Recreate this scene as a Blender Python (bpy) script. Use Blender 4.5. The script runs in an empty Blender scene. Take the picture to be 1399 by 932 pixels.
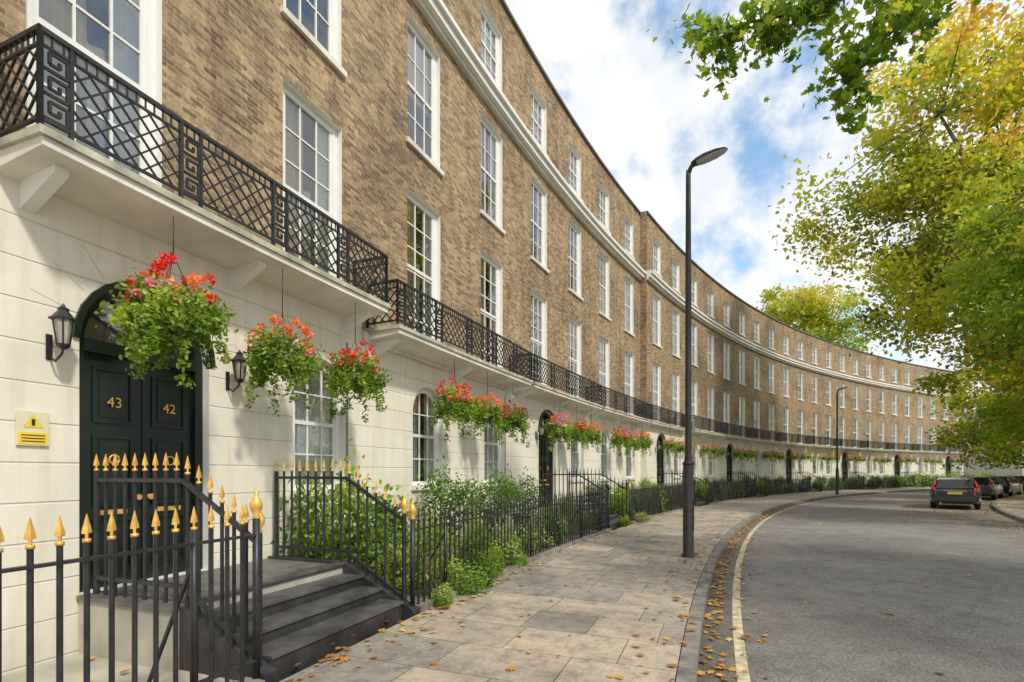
import bpy, math, random
import numpy as np
from mathutils import Vector, Matrix
random.seed(7); RNG=np.random.default_rng(11)
scene=bpy.context.scene
BAY=2.86; HW=5.72
# ---------------------------------------------------------------- plan curve
S0=-40.0; DS=0.05
def heading(s):
    if s<50: return math.radians(20.5+0.63*s)
    return math.radians(52+0.4*(s-50))
_N=int(150/DS); XS=[0.0]*_N; YS=[0.0]*_N
i0=int(round(-S0/DS)); XS[i0]=-3.85; YS[i0]=4.65
for i in range(i0+1,_N):
    t=heading(S0+(i-.5)*DS); XS[i]=XS[i-1]+math.sin(t)*DS; YS[i]=YS[i-1]+math.cos(t)*DS
for i in range(i0-1,-1,-1):
    t=heading(S0+(i+.5)*DS); XS[i]=XS[i+1]-math.sin(t)*DS; YS[i]=YS[i+1]-math.cos(t)*DS
def P(s,o=0.0,z=0.0):
    u=(s-S0)/DS; i=max(0,min(_N-2,int(math.floor(u)))); f=u-i
    x=XS[i]*(1-f)+XS[i+1]*f; y=YS[i]*(1-f)+YS[i+1]*f; t=heading(s)
    return (x+math.cos(t)*o, y-math.sin(t)*o, z)
# ---------------------------------------------------------------- materials
def newmat(name):
    m=bpy.data.materials.new(name); m.use_nodes=True
    nt=m.node_tree; b=nt.nodes["Principled BSDF"]; return m,nt,b
def N(nt,t,**k):
    n=nt.nodes.new(t)
    for a,v in k.items(): setattr(n,a,v)
    return n
def L(nt,a,b): nt.links.new(a,b)
def ramp(nt,fac,stops):
    r=N(nt,'ShaderNodeValToRGB'); e=r.color_ramp.elements
    while len(e)<len(stops): e.new(.5)
    for i,(p,c) in enumerate(stops):
        e[i].position=p; e[i].color=(c[0],c[1],c[2],1)
    L(nt,fac,r.inputs[0]); return r.outputs[0]
def noise(nt,vec,scale,detail=2,rough=.55):
    n=N(nt,'ShaderNodeTexNoise'); n.inputs['Scale'].default_value=scale
    n.inputs['Detail'].default_value=detail; n.inputs['Roughness'].default_value=rough
    if vec is not None: L(nt,vec,n.inputs['Vector'])
    return n.outputs[0]
def mix(nt,fac,a,b,mode='MIX'):
    m=N(nt,'ShaderNodeMix',data_type='RGBA',blend_type=mode)
    for sock,v in ((m.inputs[0],fac),(m.inputs[6],a),(m.inputs[7],b)):
        if hasattr(v,'links'): L(nt,v,sock)
        elif isinstance(v,(int,float)): sock.default_value=v
        else: sock.default_value=(v[0],v[1],v[2],1)
    return m.outputs[2]
def math_(nt,op,a,b=None,c=None):
    m=N(nt,'ShaderNodeMath',operation=op)
    for i,v in enumerate((a,b,c)):
        if v is None: continue
        if hasattr(v,'links'): L(nt,v,m.inputs[i])
        else: m.inputs[i].default_value=v
    return m.outputs[0]
def bump(nt,b,h,strength=.3,dist=.01):
    n=N(nt,'ShaderNodeBump'); n.inputs['Strength'].default_value=strength; n.inputs['Distance'].default_value=dist
    L(nt,h,n.inputs['Height']); L(nt,n.outputs[0],b.inputs['Normal'])
def simple(name,col,rough=.6,metal=0,var=.15,scale=6,bstr=0.1,spec=.5,coat=0):
    m,nt,b=newmat(name); tc=N(nt,'ShaderNodeTexCoord').outputs['Object']
    n=noise(nt,tc,scale,3); c1=[x*(1-var) for x in col]; c2=[min(1,x*(1+var)) for x in col]
    L(nt,ramp(nt,n,[(.3,c1),(.7,c2)]),b.inputs['Base Color'])
    b.inputs['Roughness'].default_value=rough; b.inputs['Metallic'].default_value=metal
    b.inputs['Specular IOR Level'].default_value=spec
    b.inputs['Coat Weight'].default_value=coat
    if bstr>.12: bump(nt,b,noise(nt,tc,scale*8),bstr,.004)
    return m
def mat_brick():
    m,nt,b=newmat("stock_brick"); uv=N(nt,'ShaderNodeTexCoord').outputs['UV']
    br=N(nt,'ShaderNodeTexBrick'); L(nt,uv,br.inputs['Vector'])
    br.inputs['Scale'].default_value=1; br.inputs['Brick Width'].default_value=.165; br.inputs['Row Height'].default_value=.056
    br.inputs['Mortar Size'].default_value=.0055; br.inputs['Mortar Smooth'].default_value=.3; br.inputs['Bias'].default_value=-.05
    br.inputs['Color1'].default_value=(.48,.345,.20,1); br.inputs['Color2'].default_value=(.17,.112,.075,1); br.inputs['Mortar'].default_value=(.43,.355,.25,1)
    n1=noise(nt,uv,.5,5,.65); n2=noise(nt,uv,16,3,.7)
    st=N(nt,'ShaderNodeMapping'); st.inputs['Scale'].default_value=(2.4,.35,1); L(nt,uv,st.inputs[0])
    n3=noise(nt,st.outputs[0],1.2,4,.6)
    c=mix(nt,.9,br.outputs[0],ramp(nt,n1,[(.3,(.6,.59,.59)),(.5,(1,1,1)),(.72,(1.2,1.17,1.08))]),'MULTIPLY')
    c=mix(nt,.6,c,ramp(nt,n2,[(.3,(.55,.54,.55)),(.65,(1.35,1.3,1.22))]),'MULTIPLY')
    c=mix(nt,.7,c,ramp(nt,n3,[(.32,(.64,.63,.63)),(.52,(1,1,1)),(.7,(1.14,1.12,1.06))]),'MULTIPLY')
    L(nt,c,b.inputs['Base Color']); b.inputs['Roughness'].default_value=.9; b.inputs['Specular IOR Level'].default_value=.25
    h=math_(nt,'SUBTRACT',math_(nt,'MULTIPLY',n2,.5),br.outputs[1]); bump(nt,b,h,.6,.008); return m
def mat_stucco():
    m,nt,b=newmat("painted_stucco"); uv=N(nt,'ShaderNodeTexCoord').outputs['UV']
    sp=N(nt,'ShaderNodeSeparateXYZ'); L(nt,uv,sp.inputs[0])
    f=math_(nt,'FRACT',math_(nt,'DIVIDE',sp.outputs[1],.335))
    d=math_(nt,'ABSOLUTE',math_(nt,'SUBTRACT',f,.5))
    g=N(nt,'ShaderNodeMapRange'); g.inputs[1].default_value=.468; g.inputs[2].default_value=.492; L(nt,d,g.inputs[0])
    gr=g.outputs[0]
    n1=noise(nt,uv,.9,5,.65)
    st=N(nt,'ShaderNodeMapping'); st.inputs['Scale'].default_value=(6,.5,1); L(nt,uv,st.inputs[0])
    n3=noise(nt,st.outputs[0],1.3,4,.6)
    c=ramp(nt,n1,[(.25,(.75,.69,.56)),(.6,(.85,.80,.685))])
    c=mix(nt,.5,c,ramp(nt,n3,[(.3,(.76,.72,.66)),(.52,(1,1,1))]),'MULTIPLY')
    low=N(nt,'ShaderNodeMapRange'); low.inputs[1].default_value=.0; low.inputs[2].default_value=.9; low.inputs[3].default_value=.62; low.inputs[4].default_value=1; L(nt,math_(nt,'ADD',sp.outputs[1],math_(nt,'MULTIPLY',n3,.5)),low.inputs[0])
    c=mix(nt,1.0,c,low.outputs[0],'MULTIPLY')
    c=mix(nt,math_(nt,'MULTIPLY',gr,.22),c,(.40,.36,.29))
    L(nt,c,b.inputs['Base Color']); b.inputs['Roughness'].default_value=.5
    h=math_(nt,'SUBTRACT',math_(nt,'MULTIPLY',noise(nt,uv,30),.08),gr); bump(nt,b,h,.55,.015); return m
def mat_pave():
    m,nt,b=newmat("york_stone_paving"); uv=N(nt,'ShaderNodeTexCoord').outputs['UV']
    mp=N(nt,'ShaderNodeMapping'); mp.inputs['Rotation'].default_value=(0,0,math.pi/2); L(nt,uv,mp.inputs[0])
    br=N(nt,'ShaderNodeTexBrick'); L(nt,mp.outputs[0],br.inputs['Vector']); br.offset=.37; br.offset_frequency=2; br.squash=.66; br.squash_frequency=3
    br.inputs['Scale'].default_value=1; br.inputs['Brick Width'].default_value=1.04; br.inputs['Row Height'].default_value=.69
    br.inputs['Mortar Size'].default_value=.0065; br.inputs['Mortar Smooth'].default_value=.6; br.inputs['Bias'].default_value=0
    br.inputs['Color1'].default_value=(.45,.375,.29,1); br.inputs['Color2'].default_value=(.275,.25,.222,1); br.inputs['Mortar'].default_value=(.13,.11,.085,1)
    n1=noise(nt,uv,.9,6,.72); n2=noise(nt,uv,22,3,.7); n3=noise(nt,uv,4.5,5,.75)
    c=mix(nt,.85,br.outputs[0],ramp(nt,n1,[(.32,(.6,.6,.62)),(.5,(1,1,1)),(.68,(1.26,1.18,1.03))]),'MULTIPLY')
    c=mix(nt,.5,c,ramp(nt,n2,[(.3,(.66,.66,.66)),(.62,(1.2,1.18,1.12))]),'MULTIPLY')
    c=mix(nt,.8,c,ramp(nt,n3,[(.36,(.6,.6,.61)),(.5,(1,1,1)),(.66,(1.22,1.19,1.13))]),'MULTIPLY')
    L(nt,c,b.inputs['Base Color']); 
    L(nt,ramp(nt,n1,[(.3,(.45,)*3),(.7,(.8,)*3)]),b.inputs['Roughness'])
    bump(nt,b,math_(nt,'SUBTRACT',math_(nt,'MULTIPLY',n3,.8),br.outputs[1]),.5,.012); return m
def mat_asphalt():
    m,nt,b=newmat("asphalt"); tc=N(nt,'ShaderNodeTexCoord').outputs['Object']
    n1=noise(nt,tc,.3,4,.6); n2=noise(nt,tc,48,3,.8); n3=noise(nt,tc,3,5,.75)
    v=N(nt,'ShaderNodeTexVoronoi',feature='DISTANCE_TO_EDGE'); v.inputs['Scale'].default_value=.22
    dmx=N(nt,'ShaderNodeVectorMath',operation='ADD'); L(nt,tc,dmx.inputs[0])
    nn=N(nt,'ShaderNodeTexNoise'); nn.inputs['Scale'].default_value=1.3; nn.inputs['Detail'].default_value=4; L(nt,tc,nn.inputs['Vector']); L(nt,nn.outputs[1],dmx.inputs[1])
    L(nt,dmx.outputs[0],v.inputs['Vector'])
    cr=N(nt,'ShaderNodeMapRange'); cr.inputs[1].default_value=.0; cr.inputs[2].default_value=.004; cr.inputs[3].default_value=.5; cr.inputs[4].default_value=0; L(nt,v.outputs[0],cr.inputs[0])
    c=ramp(nt,n1,[(.32,(.14,.132,.125)),(.5,(.19,.18,.168)),(.68,(.245,.23,.208))])
    c=mix(nt,.9,c,ramp(nt,n2,[(.32,(.42,)*3),(.5,(1,)*3),(.66,(1.85,1.8,1.65))]),'MULTIPLY')
    c=mix(nt,.8,c,ramp(nt,n3,[(.35,(.68,)*3),(.5,(1,)*3),(.65,(1.18,1.16,1.12))]),'MULTIPLY')
    c=mix(nt,cr.outputs[0],c,(.07,.07,.068))
    uv=N(nt,'ShaderNodeTexCoord').outputs['UV']; sp=N(nt,'ShaderNodeSeparateXYZ'); L(nt,uv,sp.inputs[0])
    gm=N(nt,'ShaderNodeMapRange'); gm.inputs[1].default_value=5.2; gm.inputs[2].default_value=5.75; gm.inputs[3].default_value=.8; gm.inputs[4].default_value=0; L(nt,math_(nt,'ADD',sp.outputs[1],math_(nt,'MULTIPLY',math_(nt,'SUBTRACT',n3,.5),.8)),gm.inputs[0])
    c=mix(nt,gm.outputs[0],c,(.09,.07,.048))
    L(nt,c,b.inputs['Base Color']); b.inputs['Roughness'].default_value=.82
    bump(nt,b,n2,.7,.01); return m
def mat_leaf(name,stops,transl=.35,rough=.5):
    m,nt,b=newmat(name); nt.nodes.remove(b); at=N(nt,'ShaderNodeAttribute'); at.attribute_name='rnd'
    c=ramp(nt,at.outputs['Fac'],stops); d=N(nt,'ShaderNodeBsdfDiffuse'); L(nt,c,d.inputs[0])
    g=N(nt,'ShaderNodeBsdfGlossy'); g.inputs['Roughness'].default_value=rough; g.inputs[0].default_value=(.8,.85,.8,1)
    m1=N(nt,'ShaderNodeMixShader'); m1.inputs[0].default_value=.045; L(nt,d.outputs[0],m1.inputs[1]); L(nt,g.outputs[0],m1.inputs[2])
    tr=N(nt,'ShaderNodeBsdfTranslucent'); L(nt,mix(nt,1.0,c,(1.5,1.5,.7),'MULTIPLY'),tr.inputs[0])
    ms=N(nt,'ShaderNodeMixShader'); ms.inputs[0].default_value=transl
    L(nt,m1.outputs[0],ms.inputs[1]); L(nt,tr.outputs[0],ms.inputs[2])
    L(nt,ms.outputs[0],nt.nodes['Material Output'].inputs[0]); return m
def mat_glass():
    m,nt,b=newmat("window_glass"); nt.nodes.remove(b)
    t=N(nt,'ShaderNodeBsdfTransparent'); t.inputs[0].default_value=(.92,.95,.95,1)
    g=N(nt,'ShaderNodeBsdfGlossy'); g.inputs['Roughness'].default_value=.02; g.inputs['Color'].default_value=(.95,.97,1,1)
    tc=N(nt,'ShaderNodeTexCoord').outputs['Object']
    bp=N(nt,'ShaderNodeBump'); bp.inputs['Strength'].default_value=.25; bp.inputs['Distance'].default_value=.02; L(nt,noise(nt,tc,1.7,1),bp.inputs['Height']); L(nt,bp.outputs[0],g.inputs['Normal'])
    lw=N(nt,'ShaderNodeFresnel'); lw.inputs[0].default_value=1.5
    f=math_(nt,'MULTIPLY_ADD',lw.outputs[0],1.1,.12)
    ms=N(nt,'ShaderNodeMixShader'); L(nt,f,ms.inputs[0]); L(nt,t.outputs[0],ms.inputs[1]); L(nt,g.outputs[0],ms.inputs[2])
    L(nt,ms.outputs[0],nt.nodes['Material Output'].inputs[0]); return m
M={}
M['brick']=mat_brick(); M['stucco']=mat_stucco(); M['pave']=mat_pave(); M['asphalt']=mat_asphalt(); M['glass']=mat_glass()
M['white']=simple("white_paint",(.82,.81,.77),.4,var=.05,scale=3,bstr=.05)
M['stone']=simple("painted_stone",(.74,.70,.62),.6,var=.18,scale=1.6,bstr=.2)
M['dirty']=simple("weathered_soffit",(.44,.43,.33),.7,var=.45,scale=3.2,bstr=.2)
M['joint']=simple("stucco_joint",(.60,.56,.46),.8)
M['iron']=simple("black_iron",(.022,.022,.025),.42,var=.4,scale=9,bstr=.3)
M['gold']=simple("gold_paint",(.80,.47,.11),.4,metal=.4,var=.25,scale=14,bstr=.1)
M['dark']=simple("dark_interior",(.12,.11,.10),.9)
M['curtain']=simple("curtain_cloth",(.88,.86,.80),.9,var=.08,scale=3)
M['curtain2']=simple("beige_curtain",(.70,.57,.36),.9,var=.15,scale=3)
M['door']=simple("black_gloss_door",(.012,.019,.014),.34,var=.2,scale=3,bstr=.05,spec=.35)
M['step']=simple("dark_slate_steps",(.04,.039,.04),.4,var=.5,scale=4,bstr=.35)
M['tread']=simple("dark_step_tread",(.085,.082,.08),.42,var=.5,scale=4,bstr=.35)
M['landing']=simple("landing_stone",(.14,.135,.125),.5,var=.4,scale=3,bstr=.2)
M['kerb']=simple("granite_kerb",(.21,.19,.165),.75,var=.5,scale=4,bstr=.5)
M['area']=simple("area_concrete",(.38,.36,.29),.85,var=.3,scale=1.6,bstr=.3)
M['grass']=simple("garden_ground",(.09,.11,.04),.95,var=.5,scale=1.3,bstr=.4)
M['roof']=simple("roof_lead",(.12,.12,.13),.6)
M['yline']=simple("road_line_paint",(.52,.45,.29),.75,var=.45,scale=9)
M['bark']=simple("plane_bark",(.20,.165,.12),.9,var=.5,scale=3,bstr=.5)
M['clay']=simple("chimney_clay",(.40,.16,.08),.85)
M['tyre']=simple("tyre_rubber",(.02,.02,.02),.8)
M['rim']=simple("alloy_rim",(.5,.5,.52),.3,metal=.8)
M['carblack']=simple("car_paint_black",(.02,.021,.024),.22,var=.05,bstr=0,coat=1)
M['cargrey']=simple("car_paint_grey",(.09,.095,.105),.25,metal=.4,var=.05,bstr=0,coat=1)
M['carglass']=simple("car_glass",(.015,.018,.02),.05,var=.05,bstr=0,spec=.8)
M['redlamp']=simple("tail_lamp_red",(.6,.02,.015),.15,var=.1,bstr=0,coat=.6)
M['plate']=simple("yellow_plate",(.80,.60,.06),.4,var=.03,bstr=0)
M['lampcol']=simple("lamp_column_paint",(.03,.024,.022),.4,var=.3,scale=5,bstr=.15)
M['lens']=simple("lamp_lens",(.45,.47,.48),.15,bstr=0)
M['lglass']=simple("lantern_glass",(.40,.38,.30),.12,bstr=0)
M['ysign']=simple("yellow_sign_face",(.75,.68,.45),.5,var=.05,bstr=0)
M['signy']=simple("sign_yellow",(.85,.60,.05),.5,var=.05,bstr=0)
M['pot']=simple("planter_lead",(.10,.09,.08),.7)
M['lf_green']=mat_leaf("leaf_green",[(0,(.04,.09,.015)),(.5,(.11,.21,.03)),(1,(.26,.37,.06))])
M['lf_bask']=mat_leaf("leaf_basket",[(0,(.05,.11,.012)),(.4,(.18,.30,.03)),(1,(.46,.55,.10))],.4)
M['lf_tree']=mat_leaf("leaf_plane_green",[(0,(.06,.13,.015)),(.4,(.19,.31,.03)),(.75,(.38,.45,.05)),(1,(.56,.47,.07))],.5)
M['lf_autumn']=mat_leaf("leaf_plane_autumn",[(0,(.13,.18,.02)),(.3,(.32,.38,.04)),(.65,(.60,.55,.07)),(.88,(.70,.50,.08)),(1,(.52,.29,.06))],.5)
M['lf_fall']=mat_leaf("leaf_fallen",[(0,(.20,.10,.03)),(.4,(.46,.20,.04)),(.75,(.62,.34,.07)),(1,(.66,.52,.15))],.1,.7)
M['fl_red']=mat_leaf("petal_red",[(0,(.70,.01,.01)),(1,(.92,.06,.04))],.25)
M['fl_orange']=mat_leaf("petal_orange",[(0,(.88,.14,.03)),(1,(.92,.35,.14))],.25)
M['fl_pink']=mat_leaf("petal_pink",[(0,(.80,.12,.25)),(1,(.88,.50,.55))],.25)
M['fl_white']=mat_leaf("petal_white",[(0,(.7,.7,.66)),(1,(.85,.85,.8))],.2)
# ---------------------------------------------------------------- mesh builder
class MB:
    def __init__(s): s.v=[]; s.f=[]; s.m=[]; s.uv=[]; s.mats=[]; s.sm=[]
    def mi(s,k):
        if k not in s.mats: s.mats.append(k)
        return s.mats.index(k)
    def face(s,pts,k,uv=None,smooth=False):
        b=len(s.v); s.v.extend(pts); s.f.append(list(range(b,b+len(pts)))); s.m.append(s.mi(k)); s.uv.append(uv); s.sm.append(smooth)
    def hexa(s,c,k):
        b=len(s.v); s.v.extend(c)
        for q in ((0,3,2,1),(4,5,6,7),(0,1,5,4),(1,2,6,5),(2,3,7,6),(3,0,4,7)):
            s.f.append([b+i for i in q]); s.m.append(s.mi(k)); s.uv.append(None); s.sm.append(False)
    def box(s,x0,x1,y0,y1,z0,z1,k):
        s.hexa([(x0,y0,z0),(x1,y0,z0),(x1,y1,z0),(x0,y1,z0),(x0,y0,z1),(x1,y0,z1),(x1,y1,z1),(x0,y1,z1)],k)
    def cbox(s,s0,s1,o0,o1,z0,z1,k,step=1.43,zo=None):
        n=max(1,int(math.ceil((s1-s0)/step-.01)))
        zb=z0 if zo is None else zo
        for i in range(n):
            a=s0+(s1-s0)*i/n; c=s0+(s1-s0)*(i+1)/n
            A=P(a,o0);B=P(c,o0);C=P(c,o1);D=P(a,o1)
            b=len(s.v)
            s.v.extend([(A[0],A[1],z0),(B[0],B[1],z0),(C[0],C[1],zb),(D[0],D[1],zb),(A[0],A[1],z1),(B[0],B[1],z1),(C[0],C[1],z1),(D[0],D[1],z1)])
            qs=[((0,3,2,1),[(a,o0),(a,o1),(c,o1),(c,o0)]),((4,5,6,7),[(a,o0),(c,o0),(c,o1),(a,o1)]),((0,1,5,4),[(a,z0),(c,z0),(c,z1),(a,z1)]),((2,3,7,6),[(c,z0),(a,z0),(a,z1),(c,z1)])]
            if i==0: qs.append(((3,0,4,7),[(o1,z0),(o0,z0),(o0,z1),(o1,z1)]))
            if i==n-1: qs.append(((1,2,6,5),[(o0,z0),(o1,z0),(o1,z1),(o0,z1)]))
            for q,u in qs:
                s.f.append([b+j for j in q]); s.m.append(s.mi(k)); s.uv.append(u); s.sm.append(False)
    def tube(s,pts,rad,k,n=6,caps=True,smooth=True,rot=0):
        pts=[Vector(p) for p in pts]; 
        if not hasattr(rad,'__len__'): rad=[rad]*len(pts)
        b=len(s.v); m=len(pts); u=None
        for i,p in enumerate(pts):
            d=(pts[min(i+1,m-1)]-pts[max(i-1,0)])
            if d.length<1e-9: d=Vector((0,0,1))
            d.normalize()
            if u is None:
                u=d.cross(Vector((0,0,1)) if abs(d.z)<.95 else Vector((1,0,0)))
            else: u=u-d*u.dot(d)
            u.normalize(); w=d.cross(u)
            for j in range(n):
                a=2*math.pi*j/n+rot; q=p+(u*math.cos(a)+w*math.sin(a))*rad[i]; s.v.append((q.x,q.y,q.z))
        for i in range(m-1):
            for j in range(n):
                s.f.append([b+i*n+j,b+i*n+(j+1)%n,b+(i+1)*n+(j+1)%n,b+(i+1)*n+j]); s.m.append(s.mi(k)); s.uv.append(None); s.sm.append(smooth)
        if caps:
            s.f.append([b+j for j in range(n)][::-1]); s.m.append(s.mi(k)); s.uv.append(None); s.sm.append(False)
            s.f.append([b+(m-1)*n+j for j in range(n)]); s.m.append(s.mi(k)); s.uv.append(None); s.sm.append(False)
    def bar(s,p,q,r,k): s.tube([p,q],r*1.41,k,n=4,smooth=False,rot=math.pi/4)
    def lathe(s,prof,k,c=(0,0,0),n=16,smooth=True):
        s.tube([(c[0],c[1],c[2]+z) for r,z in prof],[r for r,z in prof],k,n=n,smooth=smooth)
    def mesh(s,name):
        me=bpy.data.meshes.new(name); me.from_pydata(s.v,[],s.f)
        for k in s.mats: me.materials.append(M[k])
        me.polygons.foreach_set('material_index',s.m); me.polygons.foreach_set('use_smooth',s.sm)
        if any(u is not None for u in s.uv):
            ul=me.uv_layers.new(name='UVMap'); flat=[]
            for f,u in zip(s.f,s.uv):
                for i in range(len(f)):
                    flat.extend(u[i] if u is not None else (0.0,0.0))
            ul.data.foreach_set('uv',flat)
        me.update(); return me
    def obj(s,name,parent=None,loc=None,rot=None):
        return place(s.mesh(name),name,parent,loc,rot)
def place(me,name,parent=None,loc=None,rot=None):
    o=bpy.data.objects.new(name,me); scene.collection.objects.link(o)
    if loc: o.location=loc
    if rot is not None: o.rotation_euler=(0,0,rot) if not hasattr(rot,'__len__') else rot
    if parent:
        o.parent=parent; o.matrix_parent_inverse=PM[parent.name].inverted()
    return o
PM={}
def empty(name,loc,rot=0):
    o=bpy.data.objects.new(name,None); scene.collection.objects.link(o); o.location=loc; o.rotation_euler=(0,0,rot); o.empty_display_size=.3
    PM[o.name]=Matrix.Translation(Vector(loc))@Matrix.Rotation(rot,4,'Z'); return o
def srot(s): return math.pi/2-heading(s)
# ---------------------------------------------------------------- leaves
SH={'dia':[(-.5,0,0),(-.12,.3,.06),(.5,0,0),(-.12,-.3,.06)],
 'oval':[(-.5,0,0),(-.2,.24,.05),(.2,.22,.05),(.5,0,-.05),(.2,-.22,.05),(-.2,-.24,.05)],
 'maple':[(-.45,0,0),(-.42,.18,.0),(-.2,.48,.04),(-.12,.22,.02),(.18,.5,.0),(.15,.2,.02),(.55,0,-.05),(.15,-.2,.02),(.18,-.5,.0),(-.12,-.22,.02),(-.2,-.48,.04),(-.42,-.18,0)]}
def leafmesh(name,groups):
    V=[];fs=[];rn=[];mi=[];off=0;mats=[];LI=[]
    for c,sz,rd,sh,mk,up in groups:
        c=np.asarray(c,float); n=len(c)
        if n==0: continue
        sh=np.array(SH[sh]); k=len(sh)
        nr=RNG.normal(size=(n,3)); nr/=np.linalg.norm(nr,axis=1)[:,None]; nr[:,2]+=up; nr/=np.linalg.norm(nr,axis=1)[:,None]
        r=RNG.normal(size=(n,3)); u=np.cross(nr,r); u/=np.linalg.norm(u,axis=1)[:,None]+1e-9; w=np.cross(nr,u)
        sz=np.asarray(sz,float)[:,None,None]
        vv=c[:,None,:]+sz*(u[:,None,:]*sh[None,:,0:1]+w[:,None,:]*sh[None,:,1:2]+nr[:,None,:]*sh[None,:,2:3])
        V.append(vv.reshape(-1,3)); LI.append(np.arange(n*k)+off); off+=n*k
        fs.append(np.full(n,k)); rn.append(np.clip(rd,0,1)*np.ones(n))
        if mk not in mats: mats.append(mk)
        mi.append(np.full(n,mats.index(mk)))
    V=np.concatenate(V); LI=np.concatenate(LI); fs=np.concatenate(fs); rn=np.concatenate(rn); mi=np.concatenate(mi)
    me=bpy.data.meshes.new(name); me.vertices.add(len(V)); me.vertices.foreach_set('co',V.astype(np.float32).ravel())
    me.loops.add(len(LI)); me.loops.foreach_set('vertex_index',LI.astype(np.int32))
    me.polygons.add(len(fs)); me.polygons.foreach_set('loop_start',(np.cumsum(fs)-fs).astype(np.int32))
    try: me.polygons.foreach_set('loop_total',fs.astype(np.int32))
    except Exception: pass
    me.polygons.foreach_set('material_index',mi.astype(np.int32))
    for k in mats: me.materials.append(M[k])
    a=me.attributes.new('rnd','FLOAT','FACE'); a.data.foreach_set('value',rn.astype(np.float32))
    me.update(calc_edges=True); me.validate(); return me
def ball(n,r=1,shell=.5):
    d=RNG.normal(size=(n,3)); d/=np.linalg.norm(d,axis=1)[:,None]
    rr=(shell+(1-shell)*RNG.random(n))**.7; return d*rr[:,None]*r
# ================================================================ GROUND
b=MB(); b.box(-400,600,-400,800,-1.0,-.135,'grass'); b.obj('ground')
def strip(name,s0,s1,o0,o1,z,k,step=1.0,nn=1):
    b=MB(); n=int((s1-s0)/step)
    for i in range(n):
        a=s0+(s1-s0)*i/n; c=s0+(s1-s0)*(i+1)/n
        for j in range(nn):
            p=o0+(o1-o0)*j/nn; q=o0+(o1-o0)*(j+1)/nn
            b.face([P(a,p,z),P(a,q,z),P(c,q,z),P(c,p,z)],k,[(a,p),(a,q),(c,q),(c,p)])
    return b.obj(name)
SA,SB=-34,104
strip('road',SA,SB,5.1,13.1,-.12,'asphalt',nn=2)
b=MB(); b.cbox(SA,SB,2.2,5.02,-.2,0,'pave',step=1.0); b.obj('pavement')
def kerb(o0,o1,z):
    b=MB(); s=SA; r=random.Random(4)
    while s<SB:
        ln=r.uniform(.7,1.1); dz=r.uniform(-.004,.004); b.cbox(s,s+ln-.012,o0,o1,-.2,z+dz,'kerb',step=1.2); s+=ln
    b.obj('kerb')
kerb(5.03,5.17,.004); kerb(13.0,13.17,0)
b=MB(); b.cbox(SA,SB,13.175,15.2,-.2,-.005,'pave',step=1.0); b.obj('pavement')
b=MB(); b.cbox(SA,SB,15.205,40,-.2,.02,'grass',step=2.0); b.obj('garden_lawn')
b=MB(); b.cbox(SA,SB,0.0,2.02,-.2,-.02,'area',step=1.0); b.obj('front_area_paving')
strip('road_line_marking',SA,SB,5.48,5.58,-.116,'yline')
b=MB(); b.cbox(9.2,9.75,3.3,3.8,-.01,.004,'kerb'); b.obj('pavement_access_cover')
b=MB(); b.cbox(10.0,10.5,5.18,5.46,-.13,-.112,'iron')
for q in range(8): b.cbox(10.03+q*.06,10.06+q*.06,5.2,5.44,-.113,-.106,'kerb')
b.obj('drain_grate')
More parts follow.
